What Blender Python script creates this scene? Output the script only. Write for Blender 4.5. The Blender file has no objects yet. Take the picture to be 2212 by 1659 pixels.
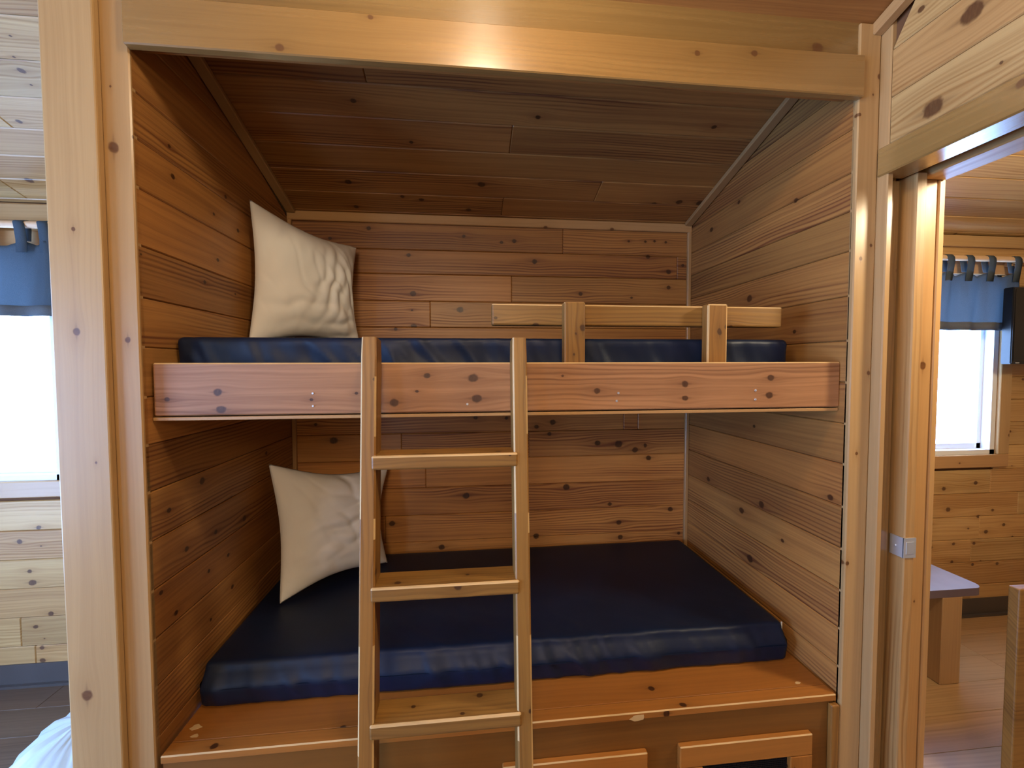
import bpy, bmesh, math, random
from mathutils import Vector, Matrix, noise
R = random.Random(7)
SC = bpy.context.scene
COL = SC.collection

SC.cycles.max_bounces = 7; SC.cycles.diffuse_bounces = 4; SC.cycles.glossy_bounces = 3; SC.cycles.adaptive_threshold = .02
# ------------------------------------------------------------------ camera
cd = bpy.data.cameras.new('camera'); cam = bpy.data.objects.new('camera', cd); COL.objects.link(cam)
YAW, PIT, ROL = 0.1071, -0.0406, -0.0026
fv = Vector((math.sin(YAW)*math.cos(PIT), math.cos(YAW)*math.cos(PIT), math.sin(PIT)))
rv = Vector((math.cos(YAW), -math.sin(YAW), 0)); uv = rv.cross(fv)
r2 = rv*math.cos(ROL)+uv*math.sin(ROL); u2 = -rv*math.sin(ROL)+uv*math.cos(ROL)
cam.matrix_world = Matrix(((r2.x, u2.x, -fv.x, .81), (r2.y, u2.y, -fv.y, -1.1615), (r2.z, u2.z, -fv.z, 1.5), (0, 0, 0, 1)))
cd.sensor_fit = 'HORIZONTAL'; cd.sensor_width = 36; cd.lens = 36*920.9/2212
cd.clip_start = .02
SC.camera = cam
# ------------------------------------------------------------------ view, sky, lamps
vs = SC.view_settings
vs.view_transform = 'Standard'; vs.look = 'None'; vs.exposure = 0.0; vs.gamma = 1.0; vs.use_curve_mapping = False
W = bpy.data.worlds.new('sky'); SC.world = W; W.use_nodes = True
bg = W.node_tree.nodes['Background']; bg.inputs[0].default_value = (.31, .53, 1, 1); bg.inputs[1].default_value = 24.0
def lamp(name, loc, power, colour, radius):
    l = bpy.data.lights.new(name, 'POINT'); l.energy = power; l.color = colour; l.shadow_soft_size = radius
    o = bpy.data.objects.new(name, l); o.location = loc; COL.objects.link(o); return o
lamp('room_lamp_light', (.88, -.60, 2.54), 20, (1, .86, .62), .06)
lamp('second_room_lamp_light', (.6, -2.5, 2.15), 66, (1, .86, .64), .28)
lamp('bedroom_lamp_light', (2.62, -.52, 2.2), 62, (1, .84, .58), .10)
def portal(name, loc, rot, sx, sy):
    l = bpy.data.lights.new(name, 'AREA'); l.shape = 'RECTANGLE'; l.size = sx; l.size_y = sy
    l.cycles.is_portal = True
    o = bpy.data.objects.new(name, l); o.location = loc; o.rotation_euler = rot; COL.objects.link(o)
P2 = math.pi/2
portal('window_portal', (-1.365, 1.04, 1.5), (-P2, 0, 0), .77, 1.0)
portal('window_portal', (3.44, 1.04, 1.5), (-P2, 0, 0), .68, 1.0)
portal('window_portal', (-2.32, -1.05, 1.15), (0, -P2, 0), 1.6, 2.1)
portal('window_portal', (-1.3, -3.05, 1.45), (P2, 0, 0), .6, .7)
# ------------------------------------------------------------------ knots seen on the boards: x, y, z, radius
K_back=[(1.148,0.93,2.02,0.0136),(0.985,0.93,2.109,0.009),(1.048,0.93,2.116,0.0113),(0.804,0.93,2.133,0.0089),(1.626,0.93,2.132,0.007),(1.713,0.93,2.133,0.007),(1.761,0.93,2.136,0.007),(1.82,0.93,2.133,0.007),(1.728,0.93,2.057,0.0117),(1.837,0.93,1.985,0.0141),(1.913,0.93,2.019,0.0094),(1.643,0.93,1.851,0.007),(1.379,0.93,1.866,0.0115),(1.838,0.93,1.906,0.0118),(0.783,0.93,1.781,0.0179),(0.359,0.93,2.156,0.0109),(0.541,0.93,2.036,0.011),(0.56,0.93,1.855,0.0155),(0.184,0.93,2.104,0.0086),(0.562,0.93,1.699,0.0155),(0.555,0.93,1.776,0.0055),(0.806,0.93,0.869,0.0183),(0.448,0.93,0.745,0.0157),(0.684,0.93,0.617,0.016),(1.309,0.93,0.896,0.0187),(1.155,0.93,0.651,0.0163),(1.157,0.93,1.205,0.0115),(1.24,0.93,1.226,0.0162),(1.223,0.93,1.168,0.0116),(1.471,0.93,1.116,0.0164),(1.581,0.93,1.109,0.0213),(0.854,0.93,1.255,0.0114),(1.007,0.93,1.251,0.0092),(1.537,0.93,0.8,0.0119),(1.586,0.93,0.702,0.0143),(1.669,0.93,1.083,0.0166),(1.723,0.93,1.094,0.0095),(1.741,0.93,1.034,0.0143),(1.862,0.93,0.761,0.0145),(1.594,0.93,0.626,0.0143),(1.91,0.93,0.632,0.0097),(0.183,0.93,1.157,0.0198),(0.102,0.93,1.234,0.0087)]
K_left=[(0.0,0.233,1.161,0.0128),(-0.0,0.083,1.12,0.0089),(0.0,0.655,1.161,0.0094),(0.0,0.587,1.057,0.0091),(0.0,0.389,1.057,0.008),(0.0,0.473,0.958,0.0119),(0.0,0.294,0.977,0.009),(0.0,0.15,0.983,0.0094),(0.0,0.362,0.871,0.0079),(0.0,0.251,0.869,0.0073),(0.0,0.042,0.912,0.0074),(0.0,0.381,0.751,0.0096),(0.0,0.096,0.825,0.009),(0.0,0.253,0.711,0.0059),(0.0,0.277,1.776,0.0072),(0.0,0.454,1.769,0.0049),(0.0,0.352,1.863,0.0076),(0.0,0.015,1.794,0.0035),(0.0,0.485,2.0,0.0083),(0.0,0.338,2.007,0.006),(0.0,0.145,2.042,0.009),(0.0,0.134,2.12,0.0064),(0.0,0.41,2.09,0.0079)]
K_right=[(1.95,0.365,0.961,0.0162),(1.95,0.484,0.897,0.0155),(1.95,0.053,1.085,0.0117),(1.95,0.732,0.964,0.0132),(1.95,0.426,0.719,0.0188),(1.95,0.252,0.865,0.0084),(1.95,0.417,1.26,0.0074),(1.95,0.46,1.772,0.0168),(1.95,0.218,1.62,0.0081),(1.95,0.739,2.135,0.0129),(1.95,0.227,2.073,0.0096),(1.95,0.54,2.185,0.0097)]
K_ceil=[(0.441,0.344,2.391,0.0108),(0.611,0.5,2.344,0.0087),(0.323,0.719,2.278,0.0155),(0.881,0.702,2.283,0.0179),(0.535,0.795,2.256,0.0102),(0.616,0.811,2.251,0.0124),(0.317,0.873,2.232,0.0126),(0.826,0.867,2.234,0.0129),(1.07,0.364,2.385,0.0098),(1.729,0.36,2.386,0.0103),(1.688,0.778,2.261,0.013),(1.803,0.759,2.266,0.0172),(1.903,0.76,2.266,0.0152),(-0.522,0.312,2.4,0.0112),(-0.705,0.5,2.344,0.0095),(-0.94,0.786,2.258,0.0168),(-0.453,0.21,2.431,0.0039)]
K_post=[(-0.05,-0.02,2.038,0.0144),(-0.131,-0.02,1.832,0.0055),(-0.134,-0.02,1.587,0.0101),(-0.146,-0.02,0.681,0.015),(-0.052,-0.02,2.183,0.0033),(-0.103,-0.02,1.267,0.0034),(-0.009,-0.02,2.066,0.0044),(-0.035,-0.02,1.569,0.0079)]
K_cpost=[(1.945,-0.005,2.433,0.0054),(1.988,-0.005,2.29,0.004),(1.947,-0.005,2.231,0.0054),(1.964,-0.005,1.816,0.0068),(1.996,-0.005,1.856,0.0055),(2.001,-0.005,1.478,0.0069),(1.97,-0.005,1.236,0.0056),(1.951,-0.005,0.9,0.007)]
K_jamb=[(2.099,0.0,1.785,0.0111),(2.05,0.0,0.293,0.0131),(2.192,0.0,1.5,0.0127),(2.192,0.0,0.764,0.0043)]
K_door=[(2.02,-0.23,2.344,0.0266),(2.02,-0.15,2.169,0.0265),(2.02,-0.292,2.182,0.0042),(2.02,-0.112,2.447,0.0098)]
K_beam=[(1.822,-0.02,2.422,0.0183),(0.577,-0.02,2.39,0.007),(1.446,-0.02,2.366,0.0089),(1.613,-0.02,2.378,0.0103)]
K_rail=[(0.163,0.03,1.45,0.0109),(0.17,0.03,1.405,0.0134),(0.397,0.03,1.428,0.005),(0.703,0.03,1.491,0.0089),(0.613,0.03,1.417,0.0127),(0.829,0.03,1.484,0.0142),(0.839,0.03,1.428,0.0155),(1.184,0.03,1.445,0.0093),(1.45,0.03,1.463,0.0109),(1.451,0.03,1.423,0.0109),(1.721,0.03,1.48,0.0111),(1.717,0.03,1.428,0.0125),(0.039,0.03,1.433,0.0072),(0.675,0.03,1.446,0.0051),(0.514,0.03,1.444,0.005),(1.083,0.03,1.489,0.004)]
K_screw=[(1.248,0.03,1.423,0.004),(1.243,0.03,1.4,0.004),(1.673,0.03,1.427,0.0042),(1.673,0.03,1.4,0.0042),(0.813,0.03,1.396,0.0039),(0.401,0.03,1.43,0.0037),(0.401,0.03,1.396,0.0037)]
K_bed=[(3.671,0.93,0.842,0.0131),(3.468,0.93,0.815,0.013),(3.5,0.93,0.695,0.0156),(3.695,0.93,0.648,0.0105),(3.787,0.93,0.681,0.0106),(3.392,0.93,0.613,0.0104),(3.864,0.93,0.593,0.0106),(3.75,0.93,0.557,0.0132),(3.544,0.93,0.497,0.0105),(3.675,0.93,0.494,0.0105),(3.4,0.93,0.483,0.0104),(3.537,0.93,0.394,0.0105),(3.672,0.93,0.371,0.0106),(3.925,0.93,0.52,0.008),(3.879,0.93,1.13,0.0079)]
K_leftback=[(-1.172,0.93,0.732,0.0124),(-1.137,0.93,0.596,0.0104),(-1.128,0.93,0.544,0.0166),(-1.163,0.93,0.927,0.0123),(-1.06,0.93,0.396,0.0125),(-1.102,0.93,0.242,0.0104),(-1.102,0.93,0.184,0.0126)]

# ------------------------------------------------------------------ materials
def lin(h):
    c = [int(h[i:i+2], 16)/255 for i in (0, 2, 4)]
    return tuple(x/12.92 if x <= .04045 else ((x+.055)/1.055)**2.4 for x in c)+(1,)
class N:
    """small helper to wire nodes"""
    def __init__(s, nt): s.nt = nt
    def new(s, t, **k):
        n = s.nt.nodes.new(t)
        for a, b in k.items(): setattr(n, a, b)
        return n
    def put(s, sock, v):
        if hasattr(v, 'is_linked'): s.nt.links.new(v, sock)
        else: sock.default_value = v
    def m(s, op, a, b=None, c=None):
        n = s.new('ShaderNodeMath', operation=op); s.put(n.inputs[0], a)
        if b is not None: s.put(n.inputs[1], b)
        if c is not None: s.put(n.inputs[2], c)
        return n.outputs[0]
    def mr(s, v, a, b, c=0., d=1., mode='SMOOTHSTEP'):
        n = s.new('ShaderNodeMapRange', interpolation_type=mode)
        for i, x in enumerate((v, a, b, c, d)): s.put(n.inputs[i], x)
        return n.outputs[0]
    def mix(s, f, a, b, mode='MIX'):
        n = s.new('ShaderNodeMix', data_type='RGBA', blend_type=mode)
        s.put(n.inputs[0], f); s.put(n.inputs[6], a); s.put(n.inputs[7], b); return n.outputs[2]
    def xyz(s, a, b, c):
        n = s.new('ShaderNodeCombineXYZ')
        for i, x in enumerate((a, b, c)): s.put(n.inputs[i], x)
        return n.outputs[0]
    def noise(s, vec, scale=1., detail=2., rough=.5):
        n = s.new('ShaderNodeTexNoise'); s.put(n.inputs['Vector'], vec)
        n.inputs['Scale'].default_value = scale; n.inputs['Detail'].default_value = detail; n.inputs['Roughness'].default_value = rough
        return n.outputs[0]
def newmat(name):
    m = bpy.data.materials.new(name); m.use_nodes = True
    nt = m.node_tree; b = nt.nodes['Principled BSDF']; return m, N(nt), b
# one knot of a board: how far the grain is pushed aside, and the mask of the knot
KG = bpy.data.node_groups.new('knot', 'ShaderNodeTree')
for nm, io in (('along', 'INPUT'), ('across', 'INPUT'), ('knot', 'INPUT'), ('wobble', 'INPUT'), ('across', 'OUTPUT'), ('mask', 'OUTPUT'), ('halo', 'OUTPUT')):
    KG.interface.new_socket(nm, in_out=io, socket_type='NodeSocketVector' if nm == 'knot' else 'NodeSocketFloat')
def _kg():
    n = N(KG); gi = n.new('NodeGroupInput'); go = n.new('NodeGroupOutput')
    sp = n.new('ShaderNodeSeparateXYZ'); n.put(sp.inputs[0], gi.outputs[2])
    on = n.m('GREATER_THAN', sp.outputs[2], .0008)
    r = n.m('MAXIMUM', sp.outputs[2], .0008)
    dx = n.m('SUBTRACT', gi.outputs[0], sp.outputs[0]); dy = n.m('SUBTRACT', gi.outputs[1], sp.outputs[1])
    d = n.m('SQRT', n.m('ADD', n.m('POWER', n.m('MULTIPLY', dx, .85), 2.), n.m('MULTIPLY', dy, dy)))
    q = n.m('MULTIPLY', n.m('DIVIDE', d, r), gi.outputs[3])
    d2 = n.m('SQRT', n.m('ADD', n.m('POWER', n.m('MULTIPLY', dx, .45), 2.), n.m('MULTIPLY', dy, dy)))
    q2 = n.m('DIVIDE', d2, r)
    w = n.m('MULTIPLY', on, n.m('EXPONENT', n.m('MULTIPLY', n.m('MULTIPLY', q2, q2), -.22)))
    n.put(go.inputs[0], n.m('SUBTRACT', gi.outputs[1], n.m('MULTIPLY', n.m('MULTIPLY', w, dy), .75)))
    core = n.mr(q, 1.0, .6)
    tail = n.m('DIVIDE', n.m('ADD', n.m('MULTIPLY', n.m('ABSOLUTE', dx), .36), n.m('MULTIPLY', n.m('ABSOLUTE', dy), 1.7)), r)
    core = n.m('MAXIMUM', core, n.m('MULTIPLY', n.mr(tail, 1.2, .1), .55))
    n.put(go.inputs[1], n.m('MULTIPLY', on, core)); n.put(go.inputs[2], w)
_kg()
NK = 16
WOODS = {}
def wood(name, light, dark, knot, rough=.42, grain=1., lines=.5, spread=.10, bump=.12, coat=0., spec=.5, red=None):
    WOODS[name] = {k: wood_n(name, k, light, dark, knot, rough, grain, lines, spread, bump, coat, spec) for k in (0, 2, 4, 8, 16)}
    return name
def wood_n(name, nk, light, dark, knot, rough, grain, lines, spread, bump, coat, spec):
    m, n, b = newmat(name)
    tc = n.new('ShaderNodeTexCoord'); oi = n.new('ShaderNodeObjectInfo')
    sp = n.new('ShaderNodeSeparateXYZ'); n.put(sp.inputs[0], tc.outputs['Object'])
    off = n.m('MULTIPLY', oi.outputs['Random'], 57.)
    x = sp.outputs[0]; s = n.m('ADD', sp.outputs[1], n.m('MULTIPLY', sp.outputs[2], .8))
    masks = halos = 0.
    if nk: wob = n.m('ADD', .75, n.m('MULTIPLY', n.noise(tc.outputs['Object'], 70., 1.), .5))
    for k in range(nk):
        a = n.new('ShaderNodeAttribute', attribute_type='OBJECT', attribute_name='k%d' % k)
        g = n.new('ShaderNodeGroup', node_tree=KG)
        n.put(g.inputs[0], x); n.put(g.inputs[1], s); n.put(g.inputs[2], a.outputs['Vector']); n.put(g.inputs[3], wob)
        s = g.outputs[0]
        masks = g.outputs[1] if k == 0 else n.m('MAXIMUM', masks, g.outputs[1])
        halos = g.outputs[2] if k == 0 else n.m('MAXIMUM', halos, g.outputs[2])
    xo = n.m('ADD', x, off)
    low = n.noise(n.xyz(n.m('MULTIPLY', xo, 1.3), n.m('MULTIPLY', s, 7.), off), 1., 2.)
    s2 = n.m('ADD', s, n.m('MULTIPLY', n.m('SUBTRACT', low, .5), .055))
    ring = n.noise(n.xyz(n.m('MULTIPLY', xo, .7), n.m('MULTIPLY', s2, 95.), off), 1., 3., .6)
    cath = n.m('ADD', n.m('MULTIPLY', n.m('SINE', n.m('MULTIPLY', s2, 470.)), .5), .5)
    cath = n.m('POWER', cath, 2.2)
    patch = n.mr(n.noise(n.xyz(n.m('MULTIPLY', xo, .9), n.m('MULTIPLY', s, 6.), n.m('ADD', off, 3.)), 1., 1.), .42, .62)
    fib = n.noise(n.xyz(n.m('MULTIPLY', xo, 14.), n.m('MULTIPLY', s2, 520.), off), 1., 2.)
    broad = n.noise(n.xyz(n.m('MULTIPLY', xo, 1.1), n.m('MULTIPLY', s2, 9.), n.m('ADD', off, 9.)), 1., 3., .55)
    g = n.m('MULTIPLY', n.mr(ring, .34, .70), .40*grain)
    g = n.m('ADD', g, n.m('MULTIPLY', n.m('MULTIPLY', cath, patch), lines*grain))
    g = n.m('ADD', g, n.m('MULTIPLY', n.m('SUBTRACT', fib, .5), .35*grain))
    g = n.m('ADD', g, n.m('MULTIPLY', n.m('SUBTRACT', broad, .45), .85))
    gc = n.m('MINIMUM', n.m('MAXIMUM', g, 0.), 1.)
    c = n.mix(gc, lin(light), lin(dark))
    tone = n.new('ShaderNodeAttribute', attribute_type='OBJECT', attribute_name='tone')
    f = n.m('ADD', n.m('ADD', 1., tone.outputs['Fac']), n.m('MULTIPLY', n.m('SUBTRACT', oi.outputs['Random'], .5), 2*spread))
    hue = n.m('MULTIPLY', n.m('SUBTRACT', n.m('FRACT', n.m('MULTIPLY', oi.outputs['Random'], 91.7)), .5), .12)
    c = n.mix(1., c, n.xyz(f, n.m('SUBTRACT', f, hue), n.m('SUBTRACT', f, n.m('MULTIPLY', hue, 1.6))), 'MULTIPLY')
    if nk: c = n.mix(n.m('MULTIPLY', halos, .30), c, lin(dark))
    kr = .5 if not nk else n.noise(n.xyz(n.m('MULTIPLY', x, 160.), n.m('MULTIPLY', s, 160.), off), 1., 2.)
    if nk: c = n.mix(n.m('MULTIPLY', masks, n.m('ADD', .72, n.m('MULTIPLY', kr, .3))), c, lin(knot))
    n.put(b.inputs['Base Color'], c)
    n.put(b.inputs['Roughness'], n.m('ADD', rough-.04, n.m('MULTIPLY', gc, .12)))
    b.inputs['Specular IOR Level'].default_value = spec
    if coat: b.inputs['Coat Weight'].default_value = coat; b.inputs['Coat Roughness'].default_value = .22
    bp = n.new('ShaderNodeBump'); bp.inputs['Strength'].default_value = bump; bp.inputs['Distance'].default_value = .002
    n.put(bp.inputs['Height'], n.m('SUBTRACT', 1., n.m('ADD', gc, n.m('MULTIPLY', masks, .4)) if nk else gc))
    n.put(b.inputs['Normal'], bp.outputs[0])
    return m
def plain(name, col, rough=.5, spec=.5, metal=0., bump=0., bscale=200., var=.0):
    m, n, b = newmat(name)
    tc = n.new('ShaderNodeTexCoord')
    nz = n.noise(tc.outputs['Object'], bscale, 3.)
    if var: n.put(b.inputs['Base Color'], n.mix(n.mr(n.noise(tc.outputs['Object'], 9., 4.), .3, .7), tuple(x*(1-var) for x in lin(col)[:3])+(1,), lin(col)))
    else: b.inputs['Base Color'].default_value = lin(col)
    b.inputs['Roughness'].default_value = rough; b.inputs['Metallic'].default_value = metal; b.inputs['Specular IOR Level'].default_value = spec
    if bump:
        bp = n.new('ShaderNodeBump'); bp.inputs['Strength'].default_value = bump; bp.inputs['Distance'].default_value = .001
        n.put(bp.inputs['Height'], nz); n.put(b.inputs['Normal'], bp.outputs[0])
    return m
PLANK = wood('pine_plank', 'AE783F', '703F20', '341708', rough=.45, spread=.12, lines=.7)
ROOMPLANK = wood('pine_room_plank', 'C09A64', '946836', '4A2812', rough=.45, spread=.10)
TRIM = wood('pine_trim', 'B58F60', '987044', '5A3218', rough=.36, grain=.6, lines=.25, spread=.04, bump=.06)
HONEY = wood('honey_board', '96713F', '704F24', '5E3A20', rough=.30, coat=1., grain=.7, lines=.35, spread=.05, bump=.05)
STAIN = wood('stained_stud', '8C632F', '5A3816', '3E2414', rough=.42, grain=.9, lines=.45, spread=.05)
RAILW = wood('stained_rail', 'A8764F', '704426', '381A0C', rough=.5, grain=1.1, lines=.5, spread=.03)
RED = wood('red_stained_board', '9E642B', '73461D', '2E140A', rough=.36, grain=.6, lines=.2, spread=.05, bump=.05)
WORN = plain('bare_worn_wood', 'D0AC78', .55, .3, var=.2, bump=.3, bscale=120)
NAVY = plain('navy_vinyl', '0D1B35', .48, .33, bump=.15, bscale=260, var=.15)
COTTON = plain('cream_cotton', 'E6E1DB', .9, .2, bump=.25, bscale=900)
LAMIN = plain('grey_laminate', '9C98A0', .35, .5, bump=.05, bscale=700, var=.12)
LAMEDGE = plain('brown_edge_band', '6A5A62', .5, .4)
ZINC = plain('zinc_plate', 'C8CCD2', .35, .5, .55, bump=.05)
BLACK = plain('black_plastic', '0B0D12', .35, .5)
SCREEN = plain('dark_screen', '05070C', .12, .5)
MESH = plain('black_mesh', '101216', .5, .4)
BASEV = plain('dark_vinyl_base', '4A4340', .45, .5, var=.1)
WHITEP = plain('white_vinyl_frame', 'E4E6E8', .4, .5)
BAGM = plain('white_plastic_film', 'B8C4CA', .35, .5, bump=.3, bscale=60)
SHELL = plain('wall_core', '6A4930', .8, .2)
DARK = plain('dark_cavity', '1C120D', .8, .1)
ROD = wood('pine_rod', 'D8B088', 'BF9468', '6B4630', rough=.5, grain=.3, lines=.1)
FLOORSHADE = wood('shaded_floor_plank', '64503E', '483828', '30241A', rough=.5, grain=.9, lines=.3, spread=.06, bump=.03)  # same vinyl, its colour darkened to carry the shade on the room floor
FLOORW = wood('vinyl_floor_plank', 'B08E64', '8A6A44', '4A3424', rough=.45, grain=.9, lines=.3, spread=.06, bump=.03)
def valance_mat(f, c0='38424C', c1='5C666E'):
    m, n, b = newmat('navy_valance_cloth')
    tc = n.new('ShaderNodeTexCoord')
    wv = n.noise(tc.outputs['Object'], 420., 3.)
    c = n.mix(wv, lin(c0), lin(c1))
    n.put(b.inputs['Base Color'], c); b.inputs['Roughness'].default_value = .9; b.inputs['Specular IOR Level'].default_value = .1
    tr = n.new('ShaderNodeBsdfTranslucent'); n.put(tr.inputs[0], n.mix(wv, lin('8A98A2'), lin('A9B5BC')))
    mx = n.new('ShaderNodeMixShader'); mx.inputs[0].default_value = f
    n.put(mx.inputs[1], b.outputs[0]); n.put(mx.inputs[2], tr.outputs[0])
    n.put(m.node_tree.nodes['Material Output'].inputs[0], mx.outputs[0]); return m
CLOTH = valance_mat(.30); HEM = valance_mat(.5, '6A6E72', '8A8C8E')
def glass_mat():
    m, n, b = newmat('window_glass')
    t = n.new('ShaderNodeBsdfTransparent'); g = n.new('ShaderNodeBsdfGlossy'); g.inputs['Roughness'].default_value = .02
    mx = n.new('ShaderNodeMixShader'); mx.inputs[0].default_value = .06
    n.put(mx.inputs[1], t.outputs[0]); n.put(mx.inputs[2], g.outputs[0])
    n.put(m.node_tree.nodes['Material Output'].inputs[0], mx.outputs[0]); return m
GLASS = glass_mat()
# ------------------------------------------------------------------ builders
def link(name, bm, mats, parent=None, M=None, smooth=False):
    me = bpy.data.meshes.new(name); bm.normal_update(); bm.to_mesh(me); bm.free()
    for m in (mats if isinstance(mats, (list, tuple)) else [mats]): me.materials.append(WOODS[m][0] if isinstance(m, str) else m)
    if smooth:
        for p in me.polygons: p.use_smooth = True
    o = bpy.data.objects.new(name, me); COL.objects.link(o)
    M = M or Matrix()
    if parent is not None:
        o.parent = parent; o.matrix_local = parent_world(parent).inverted() @ M
    else: o.matrix_world = M
    o['_m'] = [v for row in M for v in row]
    return o
PW = {}
def parent_world(o):
    if o.name in PW: return PW[o.name]
    if '_m' in o.keys():
        v = list(o['_m']); return Matrix((v[0:4], v[4:8], v[8:12], v[12:16]))
    return Matrix.Translation(o.location)
def struct(o): o['kind'] = 'structure'; return o
def thing(name, loc, label, cat, group=None):
    o = bpy.data.objects.new(name, None); COL.objects.link(o); o.location = loc; o.empty_display_size = .05
    o['label'] = label; o['category'] = cat
    if group: o['group'] = group
    return o
def tag(o, label, cat, group=None):
    o['label'] = label; o['category'] = cat
    if group: o['group'] = group
    return o
def addbox(bm, lo, hi, mi=0):
    v = [bm.verts.new((x, y, z)) for x in (lo[0], hi[0]) for y in (lo[1], hi[1]) for z in (lo[2], hi[2])]
    for q in ((0, 1, 3, 2), (4, 6, 7, 5), (0, 4, 5, 1), (2, 3, 7, 6), (0, 2, 6, 4), (1, 5, 7, 3)):
        bm.faces.new([v[i] for i in q]).material_index = mi
def boxes(name, lst, mat, parent=None):
    bm = bmesh.new()
    for lo, hi in lst: addbox(bm, lo, hi)
    bmesh.ops.recalc_face_normals(bm, faces=bm.faces)
    return link(name, bm, mat, parent)
AX = {'x': Vector((1, 0, 0)), 'y': Vector((0, 1, 0)), 'z': Vector((0, 0, 1)), '-x': Vector((-1, 0, 0)), '-y': Vector((0, -1, 0)), '-z': Vector((0, 0, -1))}
def ax(a): return AX[a] if isinstance(a, str) else Vector(a).normalized()
def frame(o, xd, yd):
    X = ax(xd); Y = ax(yd); Z = X.cross(Y)
    return Matrix(((X.x, Y.x, Z.x, o[0]), (X.y, Y.y, Z.y, o[1]), (X.z, Y.z, Z.z, o[2]), (0, 0, 0, 1)))
def dress(o, mat, k):
    """the wood with room for the k knots of this board"""
    if isinstance(mat, str) and k: o.data.materials[0] = WOODS[mat][2 if k <= 2 else 4 if k <= 4 else 8 if k <= 8 else 16]
def setknots(o, M, hw, hl, knots, extra=0, zt=.03):
    inv = M.inverted(); k = 0
    for (x, y, z, r) in knots or ():
        p = inv @ Vector((x, y, z))
        if abs(p.x) < hl and abs(p.y) < hw+r*.6 and k < NK:
            o['k%d' % k] = [p.x, p.y, r]; k += 1
    for _ in range(extra):
        if k < NK:
            o['k%d' % k] = [R.uniform(-hl, hl), R.uniform(-hw, hw), R.choice((.004, .006, .009, .011))]; k += 1
    return k
def board(name, c, xd, yd, L, Wd, T, mat, parent=None, bev=.002, knots=None, extra=0, tone=0., seg=1, ends=True, worn=None):
    """a board: length along xd, width along yd, centred on c"""
    M = frame(c, xd, yd)
    bm = bmesh.new(); addbox(bm, (-L/2, -Wd/2, -T/2), (L/2, Wd/2, T/2))
    bmesh.ops.recalc_face_normals(bm, faces=bm.faces)
    if bev:
        es = [e for e in bm.edges if ends or abs(e.verts[0].co.x-e.verts[1].co.x) > L*.5]
        bmesh.ops.bevel(bm, geom=es, offset=bev, segments=seg, affect='EDGES', profile=.5)
    mats = [mat]
    if worn:                                       # worn(local centre, normal) -> bare wood showing on that chamfer
        mats.append(WORN)
        for f in bm.faces:
            f.normal_update()
            n = f.normal
            if max(abs(n.x), abs(n.y), abs(n.z)) < .95 and worn(f.calc_center_median(), n): f.material_index = 1
    o = link(name, bm, mats, parent, M)
    dress(o, mat, setknots(o, M, Wd/2, L/2, knots, extra))
    if tone: o['tone'] = float(tone)
    return o
def prism(name, o3, xd, yd, poly, T, mat, parent=None, bev=.002, knots=None, extra=0, tone=0.):
    """a board with any outline: poly in (x, y) of its own frame, thickness T towards +z"""
    M = frame(o3, xd, yd); bm = bmesh.new()
    a = [bm.verts.new((x, y, 0)) for x, y in poly]; b = [bm.verts.new((x, y, T)) for x, y in poly]
    n = len(poly); bm.faces.new(a[::-1]); bm.faces.new(b)
    for i in range(n): bm.faces.new((a[i], a[(i+1) % n], b[(i+1) % n], b[i]))
    bmesh.ops.recalc_face_normals(bm, faces=bm.faces)
    if bev: bmesh.ops.bevel(bm, geom=bm.edges[:], offset=bev, segments=1, affect='EDGES', profile=.5)
    o = link(name, bm, mat, parent, M)
    xs = [p[0] for p in poly]; ys = [p[1] for p in poly]
    inv = M.inverted(); k = 0
    for (x, y, z, r) in knots or ():
        p = inv @ Vector((x, y, z))
        if min(xs) < p.x < max(xs) and min(ys)-r*.5 < p.y < max(ys)+r*.5 and k < NK: o['k%d' % k] = [p.x, p.y, r]; k += 1
    for _ in range(extra):
        if k < NK: o['k%d' % k] = [R.uniform(min(xs), max(xs)), R.uniform(min(ys), max(ys)), R.choice((.004, .006, .009, .011))]; k += 1
    dress(o, mat, k)
    if tone: o['tone'] = float(tone)
    return o
FZ = .07                       # floor level
BY = .93                       # inner face of the outside wall
SL = .30                       # pitch of the roof
def zc(y): return 2.215+SL*(BY-y)
def yc(z): return BY-(z-2.215)/SL
FY = -2.93                     # wall behind the camera
WID = 1.95                     # width of the alcove
# ------------------------------------------------------------------ floor
floor = struct(boxes('floor', [((-2.2, FY, FZ-.1), (4.7, BY, FZ-.006))], SHELL))
y = BY; row = 0
while y > -1.3:
    x = -2.2-((row*.47) % 1.2)
    while x < 4.7:
        x0, x1 = max(x, -2.2), min(x+1.2, 4.7)
        if x0 < 2.13 < x1: x1 = 2.13
        elif x < 2.13 and x0 >= 2.13: x0 = x
        hid = (x1 < 2.0 and x0 > -.05 and y > -.3)
        if x1-x0 > .03 and not hid:
            board('floor_plank', ((x0+x1)/2, y-.075, FZ-.003), 'x', 'y', x1-x0-.001, .149, .006, FLOORW if x0 > 2 else FLOORSHADE, floor, bev=.0008)
        x = x1 if x1 == 2.13 else x+1.2
    y -= .15; row += 1
boxes('subfloor_front', [((-2.2, FY, FZ-.006), (4.7, -1.32, FZ))], FLOORSHADE, floor)
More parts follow.
